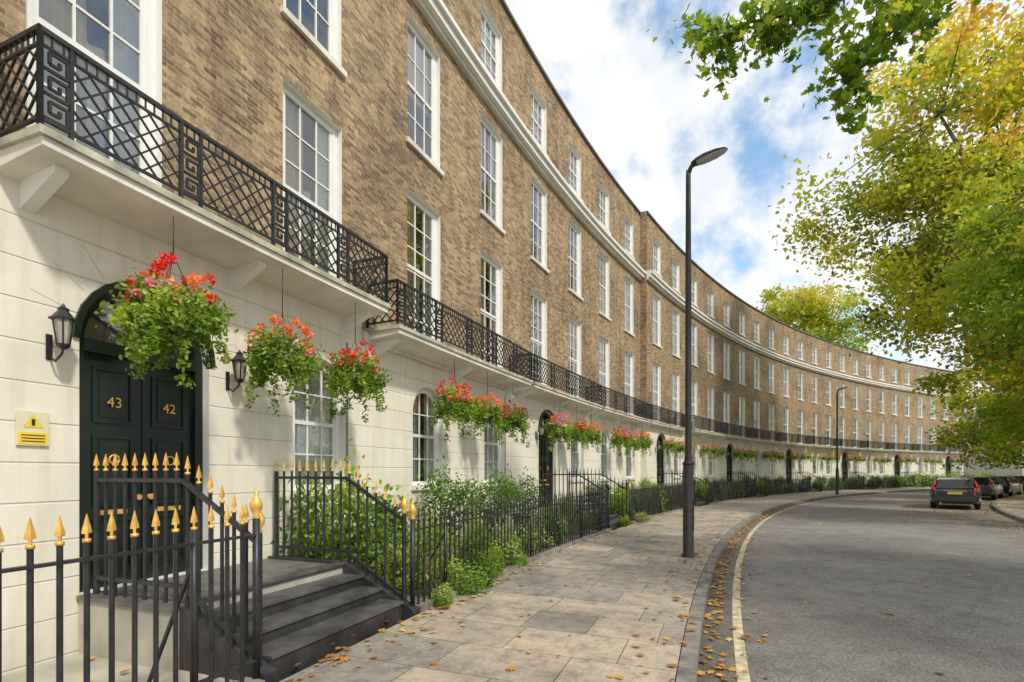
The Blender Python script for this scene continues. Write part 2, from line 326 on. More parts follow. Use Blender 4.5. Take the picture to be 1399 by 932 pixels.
# ================================================================ WINDOWS
def curtain(b,x0,x1,y,z0,z1,k):
    n=max(4,int((x1-x0)/.04)); 
    for i in range(n):
        a=x0+(x1-x0)*i/n; c=x0+(x1-x0)*(i+1)/n
        ya=y+.025*math.sin(i*1.9)+.012*math.sin(i*.7); yc=y+.025*math.sin((i+1)*1.9)+.012*math.sin((i+1)*.7)
        b.face([(a,ya,z0),(c,yc,z0),(c,yc,z1),(a,ya,z1)],k,None,True)
def window_mesh(w,z0,z1,rows,cols,var,arch=False,french=False):
    b=MB(); h=w/2; fy0,fy1=.09,.17; ft=.10
    spr=z1-h if arch else z1
    b.box(-h,-h+ft,fy0,fy1,z0,spr,'white'); b.box(h-ft,h,fy0,fy1,z0,spr,'white')
    b.box(-h+ft,h-ft,fy0,fy1,z0,z0+.07,'white')
    if not arch: b.box(-h+ft,h-ft,fy0,fy1,z1-ft,z1,'white')
    else:
        n=14
        for i in range(n):
            a0=math.pi*i/n; a1=math.pi*(i+1)/n
            o0=(h*math.cos(a0),h*math.sin(a0)); o1=(h*math.cos(a1),h*math.sin(a1)); q=(h-ft)/h
            c=[(o0[0],fy0,spr+o0[1]),(o1[0],fy0,spr+o1[1]),(o1[0]*q,fy0,spr+o1[1]*q),(o0[0]*q,fy0,spr+o0[1]*q)]
            d=[(x,fy1,z) for x,y,z in c]; b.hexa(c+d,'white')
    ix=h-ft; mid=(z0+z1)/2 if not french else z0+(z1-z0)*.52
    by0,by1=.105,.14
    st=.045
    b.box(-ix,-ix+st,by0,by1+.01,z0+.07,spr,'white'); b.box(ix-st,ix,by0,by1+.01,z0+.07,spr,'white')
    b.box(-ix+st,ix-st,.098,.15,mid-.028,mid+.028,'white')
    top=z1-ft
    g=.011
    for c in range(1,cols):
        x=-ix+2*ix*c/cols
        zc=top if not arch else spr+math.sqrt(max(0,(h-ft)**2-x*x))
        b.box(x-g,x+g,by0+.002,by1,z0+.07,mid-.028,'white'); b.box(x-g,x+g,by0+.002,by1,mid+.028,zc,'white')
    for r in range(1,rows):
        z=z0+.07+(top-z0-.07)*r/rows
        if abs(z-mid)<.06: continue
        xe=ix-st if z<spr else math.sqrt(max(0,(h-ft)**2-(z-spr)**2))
        b.box(-xe,xe,by0+.004,by1-.002,z-g,z+g,'white')
    pts=[(-ix,.125,z0+.05),(ix,.125,z0+.05)]
    if arch:
        for i in range(13):
            a=math.pi*i/12; pts.append((ix*math.cos(a),.125,spr+ix*math.sin(a)))
    else: pts+= [(ix,.125,z1-.05),(-ix,.125,z1-.05)]
    b.face(pts,'glass')
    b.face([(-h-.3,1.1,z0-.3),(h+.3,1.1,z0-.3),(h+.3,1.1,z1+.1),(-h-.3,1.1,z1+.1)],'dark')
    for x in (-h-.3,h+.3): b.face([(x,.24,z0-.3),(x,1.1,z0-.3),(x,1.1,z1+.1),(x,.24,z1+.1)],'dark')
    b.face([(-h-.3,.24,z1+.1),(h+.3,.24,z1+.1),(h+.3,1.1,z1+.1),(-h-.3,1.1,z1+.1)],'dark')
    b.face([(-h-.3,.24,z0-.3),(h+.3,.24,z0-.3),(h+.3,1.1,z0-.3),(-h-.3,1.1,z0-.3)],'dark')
    if var==0: curtain(b,-h,h,.19,z0,z1+.05,'curtain')
    elif var==1:
        curtain(b,-h,-h*.2,.19,z0,z1+.05,'curtain'); curtain(b,h*.25,h,.19,z0,z1+.05,'curtain')
    elif var==2:
        b.box(-h,h,.19,.195,mid-.1,z1+.05,'curtain'); curtain(b,-h,-h*.5,.23,z0,mid,'curtain')
    elif var==3:
        curtain(b,-h,-h*.0,.19,z0,z1+.05,'curtain2'); curtain(b,h*.35,h,.19,z0,z1+.05,'curtain')
        curtain(b,-h*.2,h*.35,.26,z0,z0+(z1-z0)*.6,'curtain')
    if not french: b.box(-h-.06,h+.06,-.06,.088,z0-.09,z0-.002,'stone')
    return b.mesh('sash_window')
WT={}
specs={'g':(1.04,1.35,3.25,4,3,True,False),'f':(1.14,4.02,6.85,6,3,False,True),'s':(1.12,7.75,10.1,4,3,False,False),'a':(1.08,11.2,12.72,4,3,False,False)}
for k,(w,a,c,r,co,ar,fr) in specs.items():
    for v in range(4): WT[k,v]=window_mesh(w,a,c,r,co,v,ar,fr)
# ================================================================ WALL PANELS
def wall(b,s0,s1,z0,z1,ops,off,k,rev=.2,revk='white'):
    def q(a,c,za,zb):
        if c-a<1e-4 or zb-za<1e-4: return
        n=max(1,int(math.ceil((c-a)/1.5)))
        for i in range(n):
            x=a+(c-a)*i/n; y=a+(c-a)*(i+1)/n
            b.face([P(x,off,za),P(y,off,za),P(y,off,zb),P(x,off,zb)],k,[(x,za),(y,za),(y,zb),(x,zb)])
    def rq(a,za,c,zb):
        b.face([P(a,off,za),P(c,off,zb),P(c,off-rev,zb),P(a,off-rev,za)],revk)
    cols={}
    for (c,w,a,t,ar) in ops: cols.setdefault((round(c,3),w),[]).append((a,t,ar))
    x=s0; keys=sorted(cols); bycen={}
    for (c,w) in keys: bycen.setdefault(c,[]).append(w)
    for c in sorted(bycen):
        W=max(bycen[c]); a0=c-W/2; a1=c+W/2
        q(x,a0,z0,z1); x=a1
        lst=[]
        for w in bycen[c]:
            for o in cols[(c,w)]: lst.append((o[0],o[1],o[2],w))
        lst.sort(); zc=z0
        for (a,t,ar,w) in lst:
            q(a0,a1,zc,a); l=c-w/2; r=c+w/2
            spr=t-w/2 if ar else t
            q(a0,l,a,t); q(r,a1,a,t)
            rq(l,a,l,spr); rq(r,spr,r,a); rq(l,a,r,a)
            if not ar: rq(l,t,r,t)
            else:
                n=16; R=w/2; pv=None
                for i in range(n+1):
                    an=math.pi-math.pi*i/n; px=c+R*math.cos(an); pz=spr+R*math.sin(an)
                    if pv:
                        b.face([P(pv[0],off,pv[1]),P(px,off,pz),P(px,off,t+.001),P(pv[0],off,t+.001)],k,[pv,(px,pz),(px,t),(pv[0],t)])
                        rq(pv[0],pv[1],px,pz)
                    pv=(px,pz)
            zc=t
        q(a0,a1,zc,z1)
    q(x,s1,z0,z1)
def arch_ring(b,c,R,spr,r1,off,k,dz=.04,segs=14):
    for i in range(segs):
        a0=math.pi*i/segs; a1=math.pi*(i+1)/segs
        pts=[]
        for o in (off,off+dz):
            for (r,a) in ((R,a0),(R,a1),(r1,a1),(r1,a0)):
                pts.append(P(c+r*math.cos(a),o,spr+r*math.sin(a)))
        b.hexa(pts,k)
def voussoirs(b,c,r0,r1,spr,off):
    for i in range(1,10):
        a=math.pi*i/10; ca,sa=math.cos(a),math.sin(a)
        g=.004
        pts=[]
        for o in (off-.002,off+.002):
            for (r,sg) in ((r0,-g),(r1,-g),(r1,g),(r0,g)):
                pts.append(P(c+r*ca-sg*sa,o,spr+r*sa+sg*ca))
        b.hexa(pts,'joint')
# ================================================================ BALCONY
def balcony(L_,H,depth):
    b=MB()
    def panel(p0,p1):
        p0=Vector(p0);p1=Vector(p1);d=(p1-p0);Ln=d.length;d.normalize()
        def Q(x,z): v=p0+d*x; return (v.x,v.y,z)
        zb=.07; zt=H-.11
        b.bar(Q(0,H),Q(Ln,H),.018,'iron'); b.bar(Q(0,zt),Q(Ln,zt),.010,'iron'); b.bar(Q(0,zb),Q(Ln,zb),.012,'iron')
        n=int(Ln/.075)
        for i in range(n+1):
            x=Ln*i/n; b.bar(Q(x,zt),Q(x,H),.006,'iron')
        npan=max(1,int(round(Ln/1.15))); pw=Ln/npan
        for j in range(npan):
            xa=j*pw; kw=.2 if Ln>1.5 else 0
            b.bar(Q(xa,0),Q(xa,H+.02),.016,'iron')
            if kw:
                xk=xa+kw; b.bar(Q(xk,0),Q(xk,H),.014,'iron')
                for q in range(3):
                    hz=(zt-zb)/3; z0=zb+q*hz; cx=xa+kw/2
                    a=.075; c=.04
                    pl=[(-a,.02),(a,.02),(a,hz-.03),(-c,hz-.03),(-c,.07),(c*.6,.07),(c*.6,hz-.07)]
                    for (u,v),(u2,v2) in zip(pl[:-1],pl[1:]): b.bar(Q(cx+u,z0+v),Q(cx+u2,z0+v2),.0105,'iron')
            xs=xa+kw; xe=xa+pw; W=xe-xs; Hh=zt-zb; st=.155
            k=-Hh
            while k<W:
                u0=max(0,k); v0=u0-k; u1=min(W,k+Hh); v1=u1-k
                if u1-u0>.01:
                    b.bar(Q(xs+u0,zb+v0),Q(xs+u1,zb+v1),.0075,'iron'); b.bar(Q(xs+W-u0,zb+v0),Q(xs+W-u1,zb+v1),.0075,'iron')
                k+=st
        b.bar(Q(Ln,0),Q(Ln,H+.02),.016,'iron')
    y=-(depth-.05)
    panel((.04,y,0),(L_-.04,y,0)); panel((.04,-.01,0),(.04,y,0)); panel((L_-.04,-.01,0),(L_-.04,y,0))
    return b.mesh('balcony_railing')
BALM=balcony(5.6,.70,.66); BALM0=balcony(4.42,.735,.66)
# ================================================================ DOOR
def door_mesh():
    b=MB(); h=.64
    b.box(-h,-h+.09,.1,.2,.5,2.8,'door'); b.box(h-.09,h,.1,.2,.5,2.8,'door'); b.box(-h+.09,h-.09,.095,.2,2.72,2.84,'door')
    for sx in (-1,1):
        x0,x1=(-.545,-.006) if sx<0 else (.006,.545)
        b.box(x0,x1,.15,.19,.5,2.72,'door')
        for (za,zb) in ((.64,1.15),(1.27,1.95),(2.07,2.6)):
            xa,xb=x0+.09,x1-.09
            for q in ((xa,xb,za,za+.025),(xa,xb,zb-.025,zb),(xa,xa+.025,za+.025,zb-.025),(xb-.025,xb,za+.025,zb-.025)):
                b.box(q[0],q[1],.132,.15,q[2],q[3],'door')
            b.box(xa+.06,xb-.06,.14,.15,za+.06,zb-.06,'door')
        xm=(x0+x1)/2
        b.box(xm-.13,xm+.13,.136,.149,1.19,1.235,'gold')
        b.tube([(sx*.06,.15,1.35),(sx*.06,.09,1.35)],[.02,.03],'gold',n=10)
        b.tube([(xm+.045*math.cos(a),.12,1.72+.045*math.sin(a)) for a in [i*math.pi/6 for i in range(13)]],.01,'gold',n=6)
    n=16
    for i in range(n):
        a0=math.pi*i/n;a1=math.pi*(i+1)/n
        c=[(r*math.cos(a),.1,2.8+r*math.sin(a)) for r,a in ((.64,a0),(.64,a1),(.55,a1),(.55,a0))]
        b.hexa(c+[(x,.2,z) for x,y,z in c],'door')
    for i in range(1,6):
        a=math.pi*i/6; b.bar((.14*math.cos(a),.14,2.84+.14*math.sin(a)),(.56*math.cos(a),.14,2.82+.54*math.sin(a)),.01,'iron')
    for i in range(8):
        a0=math.pi*i/8;a1=math.pi*(i+1)/8
        for r in (.14,.36): b.bar((r*math.cos(a0),.14,2.84+r*math.sin(a0)),(r*math.cos(a1),.14,2.84+r*math.sin(a1)),.009,'iron')
    b.face([(-.6,.165,2.8)]+[(.6*math.cos(a),.165,2.8+.6*math.sin(a)) for a in [math.pi*i/12 for i in range(13)]],'glass')
    b.face([(-.9,.6,.4),(.9,.6,.4),(.9,.6,3.6),(-.9,.6,3.6)],'curtain2')
    b.face([(-.9,.22,.4),(-.9,.6,.4),(-.9,.6,3.6),(-.9,.22,3.6)],'dark'); b.face([(.9,.22,.4),(.9,.6,.4),(.9,.6,3.6),(.9,.22,3.6)],'dark')
    return b.mesh('front_door')
DOORM=door_mesh()
# ================================================================ HOUSES
SPL=3.86
KMIN,KMAX=-1,15
SBREAK=21.4
def offs(s): return .3 if s>SBREAK-.01 else 0.0
for k in range(KMIN,KMAX):
    s0=SPL-HW+k*HW; s1=s0+HW
    if k==-1: s0=-9.0
    segs=[(s0,s1)]
    if s0<SBREAK-.05<s1-.05: segs=[(s0,SBREAK),(SBREAK,s1)]
    par=empty('terraced_house',P((s0+s1)/2,0,0))
    b=MB(); trim=MB()
    cen=[i*BAY for i in range(-4,34) if s0<i*BAY<s1]
    gz=4.1 if k<=0 else 3.86
    for (a,c) in segs:
        off=offs((a+c)/2)
        ops=[];gops=[]
        for x in cen:
            if not (a<x<c): continue
            i=int(round(x/BAY)); u=x+(.12 if i==0 else 0)
            ops+= [(u,1.14,4.02,6.85,False),(u,1.12,7.75,10.1,False),(u,1.08,11.2,12.72,False)]
            if i%4==0: gops.append((x+.57,1.28,.5,3.44,True))
            else: gops.append((x+.1,1.04,1.35,3.25,True))
        bz=gz if gz<4.02 else 4.0
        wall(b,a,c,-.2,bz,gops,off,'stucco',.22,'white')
        wall(b,a,c,bz,10.5,[o for o in ops if o[3]<10.5],off-.02,'brick',.2,'white')
        wall(b,a,c,10.5,13.5,[o for o in ops if o[3]>10.5],off-.02,'brick',.2,'white')
        trim.cbox(a,c,off-.03,off+.09,10.42,10.52,'stone'); trim.cbox(a,c,off-.03,off+.2,10.522,10.68,'white'); trim.cbox(a,c,off-.03,off+.28,10.683,10.78,'white')
        trim.cbox(a,c,off-.03,off+.16,10.783,10.84,'stone')
        trim.cbox(a,c,off-.35,off+.05,13.5,13.58,'roof')
        if bz<3.9: trim.cbox(a,c,off-.02,off+.05,3.70,bz,'stone')
        n=4
        for i in range(n):
            x=a+(c-a)*i/n;y=a+(c-a)*(i+1)/n
            b.face([P(x,off-.35,12.9),P(y,off-.35,12.9),P(y,-9,12.9),P(x,-9,12.9)],'roof')
            b.face([P(x,-9,-.2),P(y,-9,-.2),P(y,-9,12.9),P(x,-9,12.9)],'brick',[(x,0),(y,0),(y,13),(x,13)])
            b.face([P(x,off-.35,12.9),P(y,off-.35,12.9),P(y,off-.35,13.5),P(x,off-.35,13.5)],'brick',[(x,0),(y,0),(y,.6),(x,.6)])
        for x in cen:
            if not (a<x<c): continue
            i=int(round(x/BAY)); r=srot(x); u=x+(.12 if i==0 else 0)
            rr=random.Random(i*7+3)
            def var(): return rr.choice([0,0,1,1,2,3,0])
            v1=3 if i in (0,1,2) else var()
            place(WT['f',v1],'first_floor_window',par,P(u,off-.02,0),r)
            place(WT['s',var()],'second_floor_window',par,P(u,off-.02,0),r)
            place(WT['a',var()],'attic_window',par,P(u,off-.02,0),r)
            if i%4==0:
                place(DOORM,'front_door',par,P(x+.57,off,0),srot(x+.57))
                arch_ring(trim,x+.57,.645,2.8,.70,off,'door',.03); voussoirs(trim,x+.57,.74,1.02 if k else 1.05,2.8 if k==0 else 2.68,off)
            else:
                place(WT['g',rr.choice([0,0,1,0])],'ground_floor_window',par,P(x+.1,off,0),srot(x+.1))
    if len(segs)==2:
        for (z0,z1,kk) in ((-.2,3.86,'stucco'),(3.86,13.5,'brick')):
            b.face([P(SBREAK,-.05,z0),P(SBREAK,.3,z0),P(SBREAK,.3,z1),P(SBREAK,-.05,z1)],kk,[(0,z0),(.35,z0),(.35,z1),(0,z1)])
    if k in (KMIN,KMAX-1):
        x=s0 if k==KMIN else s1; off=offs(x)
        b.face([P(x,off,-.2),P(x,-9,-.2),P(x,-9,13.5),P(x,off,13.5)],'brick',[(0,0),(9,0),(9,13.7),(0,13.7)])
    off=offs((s0+s1)/2)
    if k==0: ba,bb,zt=(-.7,3.74,4.17)
    else: ba,bb,zt=s0+.1,s1-.08,3.94
    if not (k==-1):
        if s0<SBREAK<s1: off=.0
        D=.66+off
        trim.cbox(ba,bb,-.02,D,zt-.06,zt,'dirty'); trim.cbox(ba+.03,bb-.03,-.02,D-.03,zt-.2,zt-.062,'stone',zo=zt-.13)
        for q in (ba+.25,(ba+bb)/2,bb-.25):
            A=[P(q-.05,off,zt-.42),P(q+.05,off,zt-.42),P(q+.05,D-.2,zt-.2),P(q-.05,D-.2,zt-.2),P(q-.05,off,zt-.15),P(q+.05,off,zt-.15),P(q+.05,D-.2,zt-.12),P(q-.05,D-.2,zt-.12)]
            trim.hexa(A,'white')
        pl=P(ba,off,0); pr=P(bb,off,0); rot=math.atan2(pr[1]-pl[1],pr[0]-pl[0])
        place(BALM0 if k==0 else BALM,'balcony_railing',par,(pl[0],pl[1],zt),rot)
    b.obj('brick_and_stucco_walls',par); trim.obj('cornice_and_trim',par)
    if k in (0,1,2):
        c=MB(); q=s1-.35; c.tube([P(q,.012,z) for z in (.3,1.2,2.4,3.6)],.008,'iron',n=5); c.obj('service_cable',par)
    if s0>62 and k%2==0:
        c=MB(); sc=s1
        c.cbox(sc-.9,sc+.9,-5.5,-4.7,12.9,15.0,'brick'); 
        for q in range(5):
            p=P(sc-.7+q*.35,-5.1,15.0); c.lathe([(.13,0),(.11,.5),(.13,.55)],'clay',p,8)
        c.obj('chimney_stack',par)
    if k==1:
        c=MB(); 
        for q in range(9):
            c.bar(P(9.0+q*.6,-.6,13.3),P(9.0+q*.6,-.6,14.5),.02,'iron')
        for z in (13.9,14.5):
            c.tube([P(9+q*.6,-.6,z) for q in range(9)],.022,'iron',n=5)
        c.obj('roof_guard_rail',par)
def text(body,size,s,off,z,matk,name):
    cu=bpy.data.curves.new(name,'FONT'); cu.body=body; cu.size=size; cu.extrude=.004; cu.align_x='CENTER'; cu.align_y='CENTER'
    cu.materials.append(M[matk]); o=bpy.data.objects.new(name,cu); scene.collection.objects.link(o)
    o.location=P(s,off,z); o.rotation_euler=(math.pi/2,0,srot(s)); return o
HOUSE0=[o for o in scene.objects if o.name.startswith('terraced_house')][1]
for body,s in (('43',.57-.27),('42',.57+.27)):
    o=text(body,.14,s,-.125,2.27,'gold','door_number'); o.parent=HOUSE0; o.matrix_parent_inverse=PM[HOUSE0.name].inverted()
sg=empty('warning_sign',P(-.42,.02,1.96),srot(-.42))
b=MB(); b.box(-.11,.11,-.012,.0,-.14,.14,'ysign'); b.box(-.1,.1,-.015,-.0125,-.13,-.03,'signy')
b.face([(-.07,-.016,.01),(.07,-.016,.01),(0,-.016,.12)],'signy'); b.face([(-.012,-.018,.025),(.012,-.018,.025),(.012,-.018,.08),(-.012,-.018,.08)],'iron')
for z in (-.055,-.08,-.105): b.box(-.08,.08,-.0175,-.0155,z-.004,z+.004,'iron')
o=b.obj('sign_plate',None,P(-.42,.012,1.96),srot(-.42)); o.parent=sg; o.matrix_parent_inverse=PM[sg.name].inverted()
# ================================================================ STEPS + RAILINGS
def spear(b,s,off,z,gold=True):
    k='gold' if gold else 'iron'; p=P(s,off); x,y=p[0],p[1]
    b.tube([(x,y,z),(x,y,z+.02)],[.02,.02],k,n=6)
    w=.027; t=.008
    rings=[(.02,.008,.008),(.045,.010,.009),(.05,w,t),(.075,w*.85,t),(.155,.002,.001)]
    th=heading(s); tx,ty=math.sin(th),math.cos(th); nx,ny=math.cos(th),-math.sin(th)
    R=[]
    for (dz,a,c) in rings: R.append([(x+tx*a,y+ty*a,z+dz),(x+nx*c,y+ny*c,z+dz),(x-tx*a,y-ty*a,z+dz),(x-nx*c,y-ny*c,z+dz)])
    for A,B in zip(R[:-1],R[1:]):
        for i in range(4): b.face([A[i],A[(i+1)%4],B[(i+1)%4],B[i]],k)
def urn(b,p,z,k='gold'):
    b.lathe([(.02,0),(.03,.01),(.018,.03),(.04,.07),(.045,.11),(.03,.15),(.012,.17),(.016,.19),(.002,.22)],k,(p[0],p[1],z),12)
def fence(name,s0,s1,off,zb,zt,gold,step=.128,lowpoly=False,ends=True):
    b=MB(); n=max(1,int(round((s1-s0)/step)))
    for i in range(n+1):
        s=s0+(s1-s0)*i/n; p=P(s,off)
        if i in (0,n):
            b.tube([P(s,off,zb),P(s,off,zt+.03)],.028,'iron',n=8); urn(b,p,zt+.03,'gold' if (gold or (ends and i==0)) else 'iron')
        else:
            b.tube([P(s,off,zb),P(s,off,zt)],.0145,'iron',n=6 if not lowpoly else 4,caps=False); spear(b,s,off,zt,gold)
            if i%12==6:
                b.tube([P(s,off,zb),P(s,off,zt)],.024,'iron',n=6); b.bar(P(s,off,zt-.2),P(s,off-.45,zb+.05),.01,'iron')
    m=max(2,int((s1-s0)/.7))
    for z in (zt-.09,zb+.14):
        for i in range(m):
            a=s0+(s1-s0)*i/m;c=s0+(s1-s0)*(i+1)/m
            b.hexa([P(a,off-.02,z-.009),P(c,off-.02,z-.009),P(c,off+.02,z-.009),P(a,off+.02,z-.009),P(a,off-.02,z+.009),P(c,off-.02,z+.009),P(c,off+.02,z+.009),P(a,off+.02,z+.009)],'iron')
    b.obj(name)
def side_rail(name,s,gold=True):
    b=MB()
    prof=lambda o: .5 if o<1.2 else .5-(o-1.2)/.85*.5
    n=15
    for i in range(n+1):
        o=.1+(2.02-.1)*i/n; zb=prof(o); zt=zb+1.11
        p=P(s,o)
        b.tube([(p[0],p[1],zb-.02),(p[0],p[1],zt)],.0145 if i not in(0,n) else .026,'iron',n=6,caps=False)
        if i==n: urn(b,p,zt,'gold' if gold else 'iron')
        else: spear(b,s,o,zt,gold)
    for dz in (1.03,.15):
        for a,c in ((.1,1.2),(1.2,2.02)):
            b.bar(P(s,a,prof(a)+dz),P(s,c,prof(c)+dz),.017,'iron')
    b.obj(name)
OFF=2.1
for j in range(0,8):
    dc=.57+11.44*j; sl=dc-.6; sr=dc+1.43
    b=MB()
    b.cbox(sl-.05,sr+.1,.012,1.2,-.2,.46,'area'); b.cbox(sl-.07,sr+.1,.013,1.205,.461,.5,'landing')
    for q in range(3):
        b.cbox(sl+.13,sr,1.208+q*.28,1.2+(q+1)*.28,-.2,.5-.125*(q+1),'step')
        b.cbox(sl+.13,sr,1.203+q*.28-.005,1.2+(q+1)*.28+.025,.5-.125*(q+1)+.001,.5-.125*(q+1)+.026,'tread')
    b.cbox(sl+.13,sr,1.1,1.232,.501,.527,'tread')
    b.hexa([P(sl+.0,1.21,-.2),P(sl+.12,1.21,-.2),P(sl+.12,2.12,-.2),P(sl+.0,2.12,-.2),P(sl+.0,1.21,.5),P(sl+.12,1.21,.5),P(sl+.12,2.12,.06),P(sl+.0,2.12,.06)],'step')
    for a,c in ((sr+.005,sr+.14),):
        for (o0,o1,z0,z1) in ((.02,1.2,.53,.53),(1.2,2.18,.53,.05)):
            b.hexa([P(a,o0,-.2),P(c,o0,-.2),P(c,o1,-.2),P(a,o1,-.2),P(a,o0,z0),P(c,o0,z0),P(c,o1,z1),P(a,o1,z1)],'step')
    b.obj('entrance_steps')
    side_rail('iron_handrail',sl+.04,j==0); side_rail('iron_handrail',sr+.07,j==0)
    fence('iron_railing',sr+.12,dc+11.44-.62 if j<7 else dc+6,OFF,.06,1.03,False,lowpoly=j>1,ends=j<2)
    b=MB(); b.cbox(sr+.15,dc+11.44-.68,OFF-.09,OFF+.095,-.2,.06,'kerb'); b.obj('railing_plinth')
fence('iron_railing',-6.0,-.09,OFF,.06,1.22,True)
b=MB(); b.cbox(-8,-.1,OFF-.09,OFF+.095,-.2,.06,'kerb'); b.obj('railing_plinth')
# ================================================================ LANTERNS
def lantern_mesh():
    b=MB()
    b.box(-.025,.025,-.015,0,-.18,.06,'iron')
    b.tube([(0,0,-.14),(0,-.1,-.2),(0,-.2,-.14),(0,-.22,-.08)],[.011]*4,'iron',n=6)
    b.tube([(0,-.22,-.1),(0,-.22,-.07),(0,-.22,-.05)],[.02,.05,.055],'iron',n=6,smooth=False)
    b.tube([(0,-.22,-.05),(0,-.22,.17)],[.05,.082],'lglass',n=6,smooth=False)
    for i in range(6):
        a=2*math.pi*i/6; b.bar((.053*math.cos(a),-.22+.053*math.sin(a),-.05),(.086*math.cos(a),-.22+.086*math.sin(a),.17),.005,'iron')
    b.tube([(0,-.22,.17),(0,-.22,.185),(0,-.22,.2),(0,-.22,.26),(0,-.22,.28),(0,-.22,.3),(0,-.22,.33)],[.105,.108,.085,.04,.045,.02,.004],'iron',n=6,smooth=False)
    return b.mesh('wall_lantern')
LM=lantern_mesh()
for j in range(0,5):
    for d in (-.87,.87):
        s=.57+11.44*j+d; o=place(LM,'wall_lantern',None,P(s,offs(s),2.72),srot(s)); o.scale=(.9,.9,.9)
# ================================================================ HANGING BASKETS
def basket(seed,nleaf,red,low=False):
    rg=np.random.default_rng(seed); 
    b=MB(); b.lathe([(.04,-.2),(.14,-.15),(.2,-.06),(.22,0)],'iron',(0,0,0),12)
    for i in range(3):
        a=2*math.pi*i/3; b.tube([(.2*math.cos(a),.2*math.sin(a),0),(0,0,.5)],.004,'iron',n=4)
    me1=b.mesh('basket_bowl')
    NC=18
    cl=ball(NC,1,.7)*np.array([.30,.30,.2]); cl[:,2]+=.0
    d=np.concatenate([c+rg.normal(size=(nleaf//NC,3))*np.array([.085,.085,.07]) for c in cl])
    cv=np.repeat(rg.normal(size=NC)*.2,nleaf//NC)
    tr=[];tv=[]
    for i in range(24):
        a=rg.random()*6.28; r=.2+.14*rg.random(); ln=.12+.55*rg.random()**1.8; n=int(nleaf*.7/24)
        t=rg.random(n)**.8; tr.append(np.stack([(r+.07*t)*math.cos(a)+rg.normal(size=n)*.03,(r+.07*t)*math.sin(a)+rg.normal(size=n)*.03,-.02-ln*t],1)); tv.append(np.full(n,rg.normal()*.2+.15))
    al=np.concatenate([d]+tr); cv=np.concatenate([cv]+tv)
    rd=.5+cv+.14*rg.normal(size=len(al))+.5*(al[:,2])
    g=[(al,(.06 if low else .036)+.03*rg.random(len(al)),rd,'dia' if low else 'oval','lf_bask',.3)]
    for mk,cn,zl in ((red,24,.36),('fl_orange',9,.28),('fl_pink',10,.12),('fl_white',3,.0)):
        cc=ball(cn,1,.8)*np.array([.33,.33,.2]); cc[:,2]=np.abs(cc[:,2])+zl*rg.random(cn)*.75
        k=5 if low else 20
        pts=np.concatenate([c+ball(k,.048,.3) for c in cc]); g.append((pts,(.06 if low else .038)+.012*rg.random(len(pts)),rg.random(len(pts)),'dia' if low else 'oval',mk,.4))
    me2=leafmesh('basket_flowers',g); return me1,me2
BK=[basket(1,3400,'fl_red'),basket(2,2600,'fl_orange'),basket(5,2200,'fl_red'),basket(9,2000,'fl_pink'),basket(10,500,'fl_red',True),basket(12,500,'fl_pink',True)]
bi=0
for u in range(0,16):
    for q,ds in enumerate((.05,1.42,2.72)):
        s=u*HW+ds+((.3,.24,.24)[q] if u==0 else 0)
        if s>86: continue
        o=.62+offs(s)
        v=0 if bi==0 else (1 if bi==1 else (2 if bi==2 else random.choice([1,2,3] if s<22 else [4,5])))
        z=((3.1,2.97,3.0)[bi] if bi<3 else 2.88)+random.uniform(-.05,.05)
        sc=1.08 if bi==0 else (1.0 if bi<3 else random.uniform(.9,1.08))
        e=empty('hanging_flower_basket',P(s,o,z)); rr=2.6 if bi==0 else random.uniform(0,6)
        for me in BK[v]:
            ob=place(me,me.name,e,P(s,o,z),rr); ob.scale=(sc,)*3
        zt=3.98 if u==0 else 3.75
        c=MB(); c.tube([P(s,o,z+.48*sc),P(s,o,zt)],.006,'iron',n=4); c.obj('chain',e)
        bi+=1
# ================================================================ SHRUBS
def shrub_mesh(seed,r,n,mk='lf_bask',flowers=None,lsize=.07):
    rg=np.random.default_rng(seed); cl=ball(26,1,.55)*np.array(r)
    pts=[];rd=[]
    for c in cl:
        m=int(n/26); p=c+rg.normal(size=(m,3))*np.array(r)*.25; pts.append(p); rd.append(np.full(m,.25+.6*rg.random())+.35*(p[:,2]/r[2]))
    pts=np.concatenate(pts); rd=np.concatenate(rd)+rg.normal(size=len(pts))*.12
    pts[:,2]+=r[2]; ok=pts[:,2]>.02; pts=pts[ok]; rd=rd[ok]*.8
    g=[(pts,lsize*(.7+.6*rg.random(len(pts))),rd,'oval',mk,.5)]
    if flowers:
        c=ball(60,1.03,.95)*np.array(r); c[:,2]+=r[2]; c=c[c[:,2]>.2]; q=np.repeat(c,7,0)+rg.normal(size=(len(c)*7,3))*.02
        g.append((q,np.full(len(q),.035),rg.random(len(q)),'oval',flowers,.5))
    me=leafmesh('foliage',g); return me
SHM=[shrub_mesh(1,(.5,.4,.55),2800),shrub_mesh(2,(.34,.34,.36),1700,'lf_green',None,.05),shrub_mesh(3,(.45,.3,.3),1600,'lf_bask','fl_white',.06),shrub_mesh(4,(.6,.35,.3),1500,'lf_bask','fl_pink',.06),shrub_mesh(6,(.5,.4,.55),2200,'lf_green',None,.09)]
def stems(r,h):
    b=MB()
    for i in range(7):
        a=i*.9; b.tube([(0,0,-.05),(.15*r*math.cos(a),.15*r*math.sin(a),h*.5),(.5*r*math.cos(a),.5*r*math.sin(a),h)],[.015,.01,.004],'bark',n=5)
    return b.mesh('stems')
STM=stems(.5,.7)
def shrub(v,s,o,z,sc,name='shrub'):
    e=empty(name,P(s,o,z)); r=random.uniform(0,6)
    for me in (SHM[v],STM):
        ob=place(me,me.name,e,P(s,o,z),r); ob.scale=sc if hasattr(sc,'__len__') else (sc,)*3
